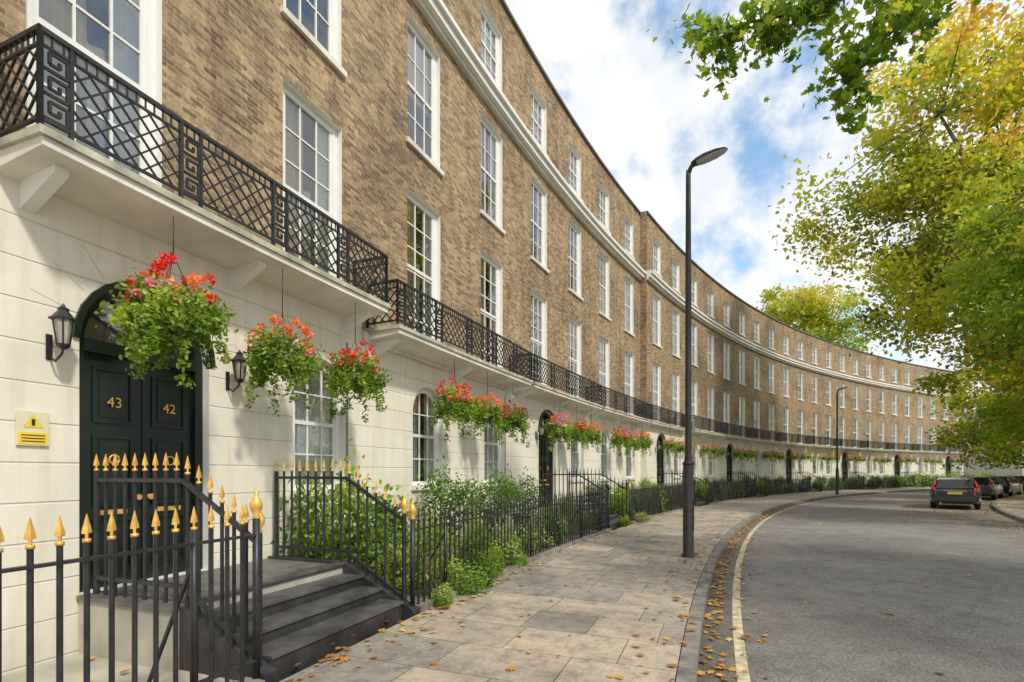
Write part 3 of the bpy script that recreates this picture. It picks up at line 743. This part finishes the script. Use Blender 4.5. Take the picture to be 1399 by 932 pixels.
def planter(s,o,h,v=1,sc=1):
    e=empty('potted_shrub',P(s,o,0))
    b=MB(); p=P(s,o,0); b.lathe([(.16,-.02),(.2,h*.5),(.24,h-.05),(.27,h-.04),(.27,h),(.22,h)],'pot',(p[0],p[1],0),14); b.obj('pot',e)
    ob=place(SHM[v],'foliage',e,P(s,o,h-.05),random.uniform(0,6)); ob.scale=(sc,)*3
shrub(0,2.55,.62,.0,(1.05,.95,1.45)); shrub(4,3.3,.6,0,(1,.9,1.15)); shrub(3,2.65,1.65,0,(.7,.7,1.0)); shrub(2,3.4,1.75,.0,.8); shrub(0,3.9,1.3,0,(.9,.8,.8)); shrub(4,3.0,1.3,0,(.8,.7,.7))
shrub(0,4.5,1.75,0,(.8,.7,.75)); shrub(2,5.1,1.8,0,.95); shrub(3,4.8,1.0,0,.9)
planter(5.4,.7,.62,1,1.4); planter(7.2,.75,.62,1,1.35); planter(8.7,.75,.6,1,1.25)
shrub(2,6.1,1.6,0,1.0); shrub(3,6.9,1.75,0,.9); shrub(4,7.6,1.7,0,(.7,.7,.7)); shrub(2,8.6,1.6,0,.95); shrub(0,10.0,1.3,0,.85); shrub(2,10.7,1.6,0,.8); shrub(3,9.3,1.5,0,.9)
for j in range(1,7):
    base=.57+11.44*j+1.6
    for q in range(7):
        s=base+.5+q*1.25+random.uniform(-.3,.3); shrub(random.choice([0,4,2,3]),s,random.uniform(1.1,1.8),0,random.uniform(.65,1.1))
    shrub(0,base+.35,1.7,0,(.9,.8,.9))
    if j==1: shrub(3,base+.5,2.35,0,(.5,.4,.5))
    for q in (.9,3.9,6.8): planter(base+q,.7,.5,1,1.15)
shrub(2,2.6,2.22,-.02,(.6,.4,.4)); shrub(0,3.1,2.17,-.04,(.65,.33,.42)); shrub(4,3.8,2.14,-.04,(.6,.28,.42)); shrub(0,4.3,2.15,-.04,(.6,.28,.5)); shrub(0,5.3,2.15,-.04,(.5,.22,.22)); shrub(0,12.6,2.2,-.02,(.45,.25,.3))
# ================================================================ STREET LAMP
def lamp(s,o,name,sign=False):
    p=P(s,o); rot=srot(s); e=empty(name,p,rot)
    b=MB(); b.lathe([(.13,-.02),(.13,.03),(.1,.05),(.098,1.72),(.085,1.78),(.08,1.8),(.06,1.95),(.055,5),(.045,7.2),(.04,7.32)],'lampcol',(0,0,0),20)
    b.box(-.05,.05,-.102,-.09,.5,1.1,'lampcol'); b.lathe([(.105,1.74),(.105,1.79)],'lampcol',(0,0,0),20)
    b.obj('column',e,p,rot)
    h=MB()
    h.tube([(0,0,7.25),(0,-.05,7.38),(0,-.16,7.42)],[.042,.04,.035],'lampcol',n=10)
    secs=[(-.02,.05,.05),(-.12,.11,.08),(-.25,.15,.085),(-.45,.15,.07),(-.6,.1,.045),(-.66,.03,.015)]
    ring=[]; n=14
    for (y,w,t) in secs:
        zc=7.41+(-y)*.2; ring.append([(w*math.cos(2*math.pi*i/n),y-.03,zc+t*math.sin(2*math.pi*i/n)*(1 if math.sin(2*math.pi*i/n)>0 else .5)) for i in range(n)])
    for a,c in zip(ring[:-1],ring[1:]):
        for i in range(n): 
            low=math.sin(2*math.pi*(i+.5)/n)<-.3
            h.face([a[i],a[(i+1)%n],c[(i+1)%n],c[i]],'lens' if (low and a is not ring[0]) else 'lampcol',None,True)
    h.face(ring[0],'lampcol'); h.face(ring[-1],'lampcol')
    h.obj('lantern_head',e,p,rot)
    if sign:
        g=MB(); g.box(-.2,.2,-.075,-.06,2.6,3.2,'signy'); g.obj('sign_panel',e,p,rot+math.pi/2+.3)
lamp(7.66,4.66,'street_lamp'); lamp(42.8,4.75,'street_lamp',True)
# ================================================================ CARS
def car_mesh(paint):
    b=MB()
    secs=[(-2.33,.70,.78,.42,.86),(-2.27,.80,.86,.30,.93),(-2.0,.85,.90,.24,.97),(-1.2,.86,.91,.22,.97),(0,.87,.92,.22,.95),(1.0,.86,.91,.22,.93),(1.7,.84,.88,.24,.84),(2.15,.80,.84,.26,.72),(2.33,.66,.70,.32,.62)]
    def ring(y,ws,ww,zs,zw):
        zm=zs+(zw-zs)*.55
        half=[(0,zs),(ws*.8,zs),(ws,zs+.08),(ww,zm),(ww*.985,zw-.07),(ww*.93,zw),(0,zw+.02)]
        return [(x,y,z) for x,z in half]+[(-x,y,z) for x,z in half[-2:0:-1]]
    rs=[ring(*q) for q in secs]; n=len(rs[0])
    for a,c in zip(rs[:-1],rs[1:]):
        for i in range(n): b.face([a[i],a[(i+1)%n],c[(i+1)%n],c[i]],paint,None,True)
    b.face(rs[0],paint); b.face(rs[-1][::-1],paint)
    gs=[(-2.24,.76,.93,.70,.98),(-2.0,.80,.95,.62,1.38),(-1.8,.81,.95,.60,1.43),(-.5,.82,.94,.61,1.46),(.35,.82,.93,.59,1.41),(1.2,.78,.90,.72,.93)]
    g2=[]
    for (y,wb,zb,wt,zt) in gs: g2.append([(wb,y,zb),(wt+.02,y,zt-.05),(wt-.06,y,zt),(-(wt-.06),y,zt),(-(wt+.02),y,zt-.05),(-wb,y,zb)])
    for ai,(a,c) in enumerate(zip(g2[:-1],g2[1:])):
        for i in range(5):
            glass = (i in (0,4)) or (i==2 and ai in (0,4)) or (ai in (0,4) and i in(1,3))
            b.face([a[i],a[i+1],c[i+1],c[i]],'carglass' if glass else paint,None,False)
    for sx in (-1,1):
        for (p,q) in (((.805*sx,-2.06,.96),(.655*sx,-1.93,1.38)),((.825*sx,-1.0,.96),(.655*sx,-.95,1.41)),((.83*sx,.1,.95),(.645*sx,.05,1.4)),((.79*sx,1.15,.92),(.62*sx,.36,1.38)),((.78*sx,-2.2,.95),(.66*sx,-2.0,1.36))):
            b.tube([p,q],.03,paint,n=5)
        b.tube([(.58*sx,-1.9,1.47),(.6*sx,.2,1.49)],.015,'rim',n=5)
        b.box(min(.93*sx,1.03*sx),max(.93*sx,1.03*sx),.75,.9,.93,1.06,paint)
        b.hexa([(sx*.66,-2.36,.68),(sx*.87,-2.24,.68),(sx*.87,-2.1,.68),(sx*.66,-2.2,.68),(sx*.66,-2.33,1.0),(sx*.84,-2.2,1.0),(sx*.84,-2.08,1.0),(sx*.66,-2.2,1.0)],'redlamp')
        b.tube([(sx*.76,-2.25,1.0),(sx*.69,-2.08,1.3)],.04,'redlamp',n=5)
        b.box(min(sx*.5,sx*.75),max(sx*.5,sx*.75),2.25,2.34,.6,.68,'lens')
    b.box(-.82,.82,-2.40,-2.25,.38,.56,paint); b.box(-.7,.7,-2.37,-2.3,.26,.38,'tyre')
    b.box(-.26,.26,-2.385,-2.33,.70,.81,'plate'); b.box(-.4,.4,-2.36,-2.33,.84,.87,'rim')
    b.tube([(-.5,-2.36,.3),(-.5,-2.43,.3)],.035,'rim',n=8)
    for sx in (-1,1):
        for y in (-1.4,1.38):
            b.tube([(sx*.68,y,.32),(sx*.70,y,.32),(sx*.87,y,.32),(sx*.89,y,.32)],[.29,.32,.32,.28],'tyre',n=24)
            b.tube([(sx*.86,y,.32),(sx*.9,y,.32)],[.2,.2],'rim',n=20)
            for i in range(5):
                a=i*2*math.pi/5; b.bar((sx*.9,y,.32),(sx*.9,y+.19*math.cos(a),.32+.19*math.sin(a)),.018,'rim')
    return b.mesh('car_body')
CM=[car_mesh('carblack'),car_mesh('cargrey')]
for q,(s,o,m) in enumerate(((33.0,11.65,0),(46.5,11.95,1),(53.5,12.0,0),(60.5,12.0,1),(67,12,0))):
    p=P(s,o,-.115); place(CM[m],'parked_car',None,p,-heading(s))
# ================================================================ TREES
def tree(name,base,trunk_h,crown_c,crown_r,nclump,nleaf,lsize,mk,rb=.45,shell=.45,clr=1.0,rbias=0,seed=1,shape='dia',extra=None,topyellow=.25):
    rg=np.random.default_rng(seed); 
    base=np.array(base,float); cc=np.array(crown_c,float); cr=np.array(crown_r,float)
    d=rg.normal(size=(nclump,3)); d/=np.linalg.norm(d,axis=1)[:,None]
    wob=1+.22*np.sin(3*np.arctan2(d[:,1],d[:,0])+seed)*np.cos(2.3*d[:,2]*3+seed)+.1*rg.normal(size=nclump)
    rr=(shell+(1-shell)*rg.random(nclump)**.8)*wob
    C=cc+d*rr[:,None]*cr
    if extra is not None: C=np.concatenate([C,np.array(extra,float)])
    C=C[C[:,2]>2.2]
    b=MB()
    fork=base+np.array([0,0,trunk_h])
    b.tube([tuple(base-np.array([0,0,.2])),tuple(base+np.array([0,0,.4])),tuple(base+np.array([.05,.05,trunk_h*.6])),tuple(fork)],[rb*1.5,rb*1.1,rb*.9,rb*.8],'bark',n=12)
    prim=[]
    for i in range(7):
        a=i*2*math.pi/7+rg.random()*.6; el=.5+rg.random()*.8
        e=cc+np.array([math.cos(a)*cr[0]*.5,math.sin(a)*cr[1]*.5,(el-.6)*cr[2]*.8])
        m1=fork+(e-fork)*.4+np.array([0,0,.6])+rg.normal(size=3)*.25; m2=fork+(e-fork)*.75+rg.normal(size=3)*.3
        b.tube([tuple(fork-np.array([0,0,.3])),tuple(m1),tuple(m2),tuple(e)],[rb*.55,rb*.38,rb*.25,rb*.13],'bark',n=8)
        prim+= [m1,m2,e]
    prim.append(fork); prim=np.array(prim)
    for c in C:
        dd=np.linalg.norm(prim-c,axis=1); p=prim[np.argmin(dd)]
        m=(p+c)/2+rg.normal(size=3)*.25+np.array([0,0,.15])
        b.tube([tuple(p),tuple(m),tuple(c)],[.07,.04,.012],'bark',n=5,caps=False)
    e=empty(name,tuple(base)); b.obj('trunk_and_limbs',e)
    per=int(nleaf/len(C)); pts=[];rd=[]
    for c in C:
        r=clr*(.55+.8*rg.random()); k=int(per*(.6+.8*rg.random()))
        q=rg.normal(size=(k,3))*np.array([.55,.55,.38])*r
        pts.append(c+q); t=(c[2]-cc[2])/cr[2]
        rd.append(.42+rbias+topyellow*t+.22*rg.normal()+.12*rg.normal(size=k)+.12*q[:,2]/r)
    pts=np.concatenate(pts); rd=np.concatenate(rd); ok=pts[:,2]>1.8; pts=pts[ok];rd=rd[ok]
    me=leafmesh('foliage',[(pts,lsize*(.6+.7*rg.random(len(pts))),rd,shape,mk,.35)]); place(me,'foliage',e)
    return e
tree('plane_tree',(26.5,24.0,0),8,(25.2,25.5,15.4),(7.7,6.8,8.2),270,56000,.30,'lf_autumn',seed=3,clr=1.25,rbias=.02,
  extra=[(19.0,25,10.4),(19.6,24.6,9.6),(20.6,25,9.0),(18.6,25.5,11.6),(22,24,8.6),(23,25,8.2),(24.5,25,7.6),(25,24.5,6.8)])
tree('plane_tree',(20.0,13.5,0),4.5,(19.0,15.3,8.9),(4.6,4.0,4.2),140,32000,.21,'lf_tree',seed=5,clr=1.0,rbias=.05)
tree('plane_tree',(42.5,38.5,0),4,(41.4,40,6.6),(6.2,5.5,5.6),140,19000,.34,'lf_autumn',seed=8,clr=1.3,rbias=-.05)
tree('plane_tree',(34.8,29,0),4,(34.2,29.8,7.2),(5.4,5.0,6.0),140,24000,.28,'lf_tree',seed=9,clr=1.2,rbias=.25)
tree('plane_tree',(66,53,0),5,(66,53,9),(8,8,8),100,11000,.4,'lf_autumn',seed=12,clr=1.4)
tree('lime_tree',(36.5,66,0),9,(36.5,66,18.2),(8.2,6,7.9),160,22000,.42,'lf_tree',seed=14,clr=1.3,rbias=.3)
near=tree('plane_tree',(12.6,.4,0),5,(12.6,.8,10.2),(4.0,3.2,4.2),100,12000,.27,'lf_tree',seed=21,clr=1.0)
def branch(parent,seed,pathpts,nt,lsize,nlf,spread):
    rg=np.random.default_rng(seed); b=MB(); path=np.array(pathpts,float)
    b.tube([tuple(p) for p in path],list(np.linspace(.07,.012,len(path))),'bark',n=7)
    L_=[];R_=[]
    for i in range(nt):
        t=(.25+.75*rg.random())*(len(path)-1); k=int(min(t,len(path)-1.001)); p=path[k]*(1-(t-k))+path[k+1]*(t-k)
        d=rg.normal(size=3)*np.array([1,1,.55])+np.array([-.35,.1,-.3]); d/=np.linalg.norm(d); ln=spread*(.35+.75*rg.random())
        q=p+d*ln*.5+np.array([0,0,.03]); e=p+d*ln+np.array([0,0,-.1*ln])
        b.tube([tuple(p),tuple(q),tuple(e)],[.013,.008,.003],'bark',n=4,caps=False)
        m=nlf; tt=.25+.8*rg.random(m); pos=p+(e-p)*tt[:,None]+rg.normal(size=(m,3))*.13
        L_.append(pos); R_.append(.38+.16*rg.normal()+.14*rg.normal(size=m))
    b.obj('overhanging_branch',parent); L_=np.concatenate(L_); R_=np.concatenate(R_)
    me=leafmesh('branch_foliage',[(L_,lsize*(.6+.7*rg.random(len(L_))),R_,'maple','lf_tree',.6)]); place(me,'branch_foliage',parent)
branch(near,31,[(12,2,9.6),(9.5,5,10.0),(7.1,7.0,9.4),(5.4,7.6,8.8),(4.2,7.9,8.65),(3.1,8.0,8.5)],56,.14,34,.8)
branch(near,32,[(9.5,5,10.0),(6.6,6.8,8.8),(5.35,7.6,7.9),(5.0,7.9,7.2)],30,.14,30,.6)
def mass(name,items,lsize,mk,seed):
    rg=np.random.default_rng(seed); pts=[];rd=[]
    for (s,o,r,h,n) in items:
        c=np.array(P(s,o,0)); 
        for q in range(10):
            cc=c+rg.normal(size=3)*np.array([r*.45,r*.45,0])+np.array([0,0,h*(.15+.8*rg.random())])
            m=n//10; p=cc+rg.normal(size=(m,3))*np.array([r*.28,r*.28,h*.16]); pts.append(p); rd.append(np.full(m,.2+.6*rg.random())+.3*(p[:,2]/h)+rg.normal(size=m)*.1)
    pts=np.concatenate(pts); rd=np.concatenate(rd); ok=pts[:,2]>.05
    return place(leafmesh(name,[(pts[ok],lsize*(.6+.7*rg.random(ok.sum())),rd[ok]*.8,'dia',mk,.4)]),name)
items=[]
for s in np.arange(20,98,2.0): items.append((s,16.6+random.random()*1.2,1.6,random.uniform(2.0,4.2),700))
mass('garden_shrubbery',items,.24,'lf_tree',41)
items=[]
for s in np.arange(66,98,1.6): items.append((s,1.6,1.0,random.uniform(.9,1.6),300))
mass('hedge',items,.17,'lf_bask',42)
b=MB(); p=P(96,3,0)
b.box(p[0]-1,p[0]+16,p[1]+2,p[1]+14,-.2,10,'stucco'); b.box(p[0]-1.3,p[0]+16.3,p[1]+1.7,p[1]+14.3,10,10.4,'white')
for q in range(6):
    for z in (1.2,4.2,7.2): b.box(p[0]+.8+q*2.5,p[0]+1.8+q*2.5,p[1]+1.93,p[1]+1.99,z,z+1.8,'carglass')
b.obj('background_building')
# ================================================================ FALLEN LEAVES
pts=[];sz=[]
def sc(n,s0,s1,o0,o1,z,ex=1.0):
    for i in range(n):
        s=s0+(s1-s0)*random.random()**ex; o=random.uniform(o0,o1); pts.append(P(s,o,z+.012+random.random()*.012)); sz.append(random.uniform(.045,.11))
sc(620,-4,32,5.2,5.38,-.118,1.0); sc(240,-4,30,5.3,5.8,-.118); sc(110,-4,30,5.4,9,-.118); sc(190,-4,30,2.3,5,.0); sc(160,-2,14,2.2,2.45,0); sc(160,-2,20,4.6,5.1,0)
sc(40,.3,1.9,1.3,2.7,.0); sc(120,-6,2.4,.3,2.0,-.01); sc(2600,20,62,9.5,13,-.118); sc(900,10,62,13.2,15.2,0); sc(900,5,60,11.5,13,-.118); sc(500,25,60,7,12,-.118); sc(300,30,80,5.2,6,-.118)
me=leafmesh('fallen_leaves',[(np.array(pts),sz,np.random.default_rng(3).random(len(pts)),'maple','lf_fall',5.0)]); place(me,'fallen_leaves')
# ================================================================ LIGHT / SKY / CAMERA
el=math.radians(46); tosun=Vector((.62,-.78,0)).normalized()*math.cos(el)+Vector((0,0,math.sin(el)))
sun=bpy.data.lights.new('sun','SUN'); sun.energy=2.9; sun.angle=math.radians(5); sun.color=(1,.95,.85)
so=bpy.data.objects.new('sun',sun); scene.collection.objects.link(so); so.rotation_euler=tosun.to_track_quat('Z','Y').to_euler(); so.location=(10,-10,30)
w=bpy.data.worlds.new('World'); scene.world=w; w.use_nodes=True; nt=w.node_tree; bg=nt.nodes['Background']
sky=N(nt,'ShaderNodeTexSky',sky_type='NISHITA'); sky.sun_disc=False; sky.sun_elevation=el; sky.sun_rotation=math.atan2(tosun.x,tosun.y); sky.air_density=1.0; sky.dust_density=.6; sky.ozone_density=1.5
tc=N(nt,'ShaderNodeTexCoord').outputs['Generated']
n1=noise(nt,tc,6.5,6,.56)
mp=N(nt,'ShaderNodeMapping'); mp.inputs['Location'].default_value=(3.1,1.7,.06); L(nt,tc,mp.inputs[0])
n2=noise(nt,mp.outputs[0],7,3,.5)
bias=None
for (px,py,r,a) in ((820,180,.125,1.15),(870,160,.125,1.2),(930,215,.135,1.15),(1000,225,.13,1.15),(1060,185,.15,1.25),(1125,205,.13,1.15),(810,0,.2,.72),(900,15,.16,.7),(1180,450,.3,.75),(1040,340,.16,.42),(-900,200,1.0,.8),(3400,300,.9,.8)):
    v=Vector(((px-699.5)/700,1,(645-py)/700)).normalized()
    dn=N(nt,'ShaderNodeVectorMath',operation='DISTANCE'); L(nt,tc,dn.inputs[0]); dn.inputs[1].default_value=v
    m=math_(nt,'MULTIPLY',math_(nt,'MAXIMUM',math_(nt,'SUBTRACT',1.0,math_(nt,'DIVIDE',dn.outputs[0],r)),0.0),a)
    bias=m if bias is None else math_(nt,'MAXIMUM',bias,m)
val=math_(nt,'ADD',bias,math_(nt,'MULTIPLY',math_(nt,'SUBTRACT',n1,.5),.8))
mr=N(nt,'ShaderNodeMapRange',interpolation_type='SMOOTHSTEP'); mr.inputs[1].default_value=.25; mr.inputs[2].default_value=.40; L(nt,val,mr.inputs[0])
cl=ramp(nt,n2,[(.38,(.86,.90,.95)),(.52,(1,1,1))])
cl=mix(nt,1.0,cl,(6.9,6.9,6.9),'MULTIPLY')
veil=ramp(nt,n1,[(.42,(.0,)*3),(.72,(.5,)*3)])
skyc=mix(nt,1.0,mix(nt,1.0,sky.outputs[0],(1.6,1.55,1.4),'MULTIPLY'),(.35,.85,1.25),'ADD')
skyc=mix(nt,veil,skyc,(6.2,6.5,6.8))
L(nt,mix(nt,mr.outputs[0],skyc,cl),bg.inputs['Color']); bg.inputs['Strength'].default_value=.15
cam=bpy.data.cameras.new('camera'); co=bpy.data.objects.new('camera',cam); scene.collection.objects.link(co); co.location=(0,0,1.6); co.rotation_euler=(math.pi/2,0,0)
cam.sensor_width=36; cam.lens=18.0; cam.shift_y=.128; cam.clip_start=.05; cam.clip_end=2000; scene.camera=co
scene.view_settings.view_transform='Standard'; scene.view_settings.look='None'; scene.view_settings.exposure=0
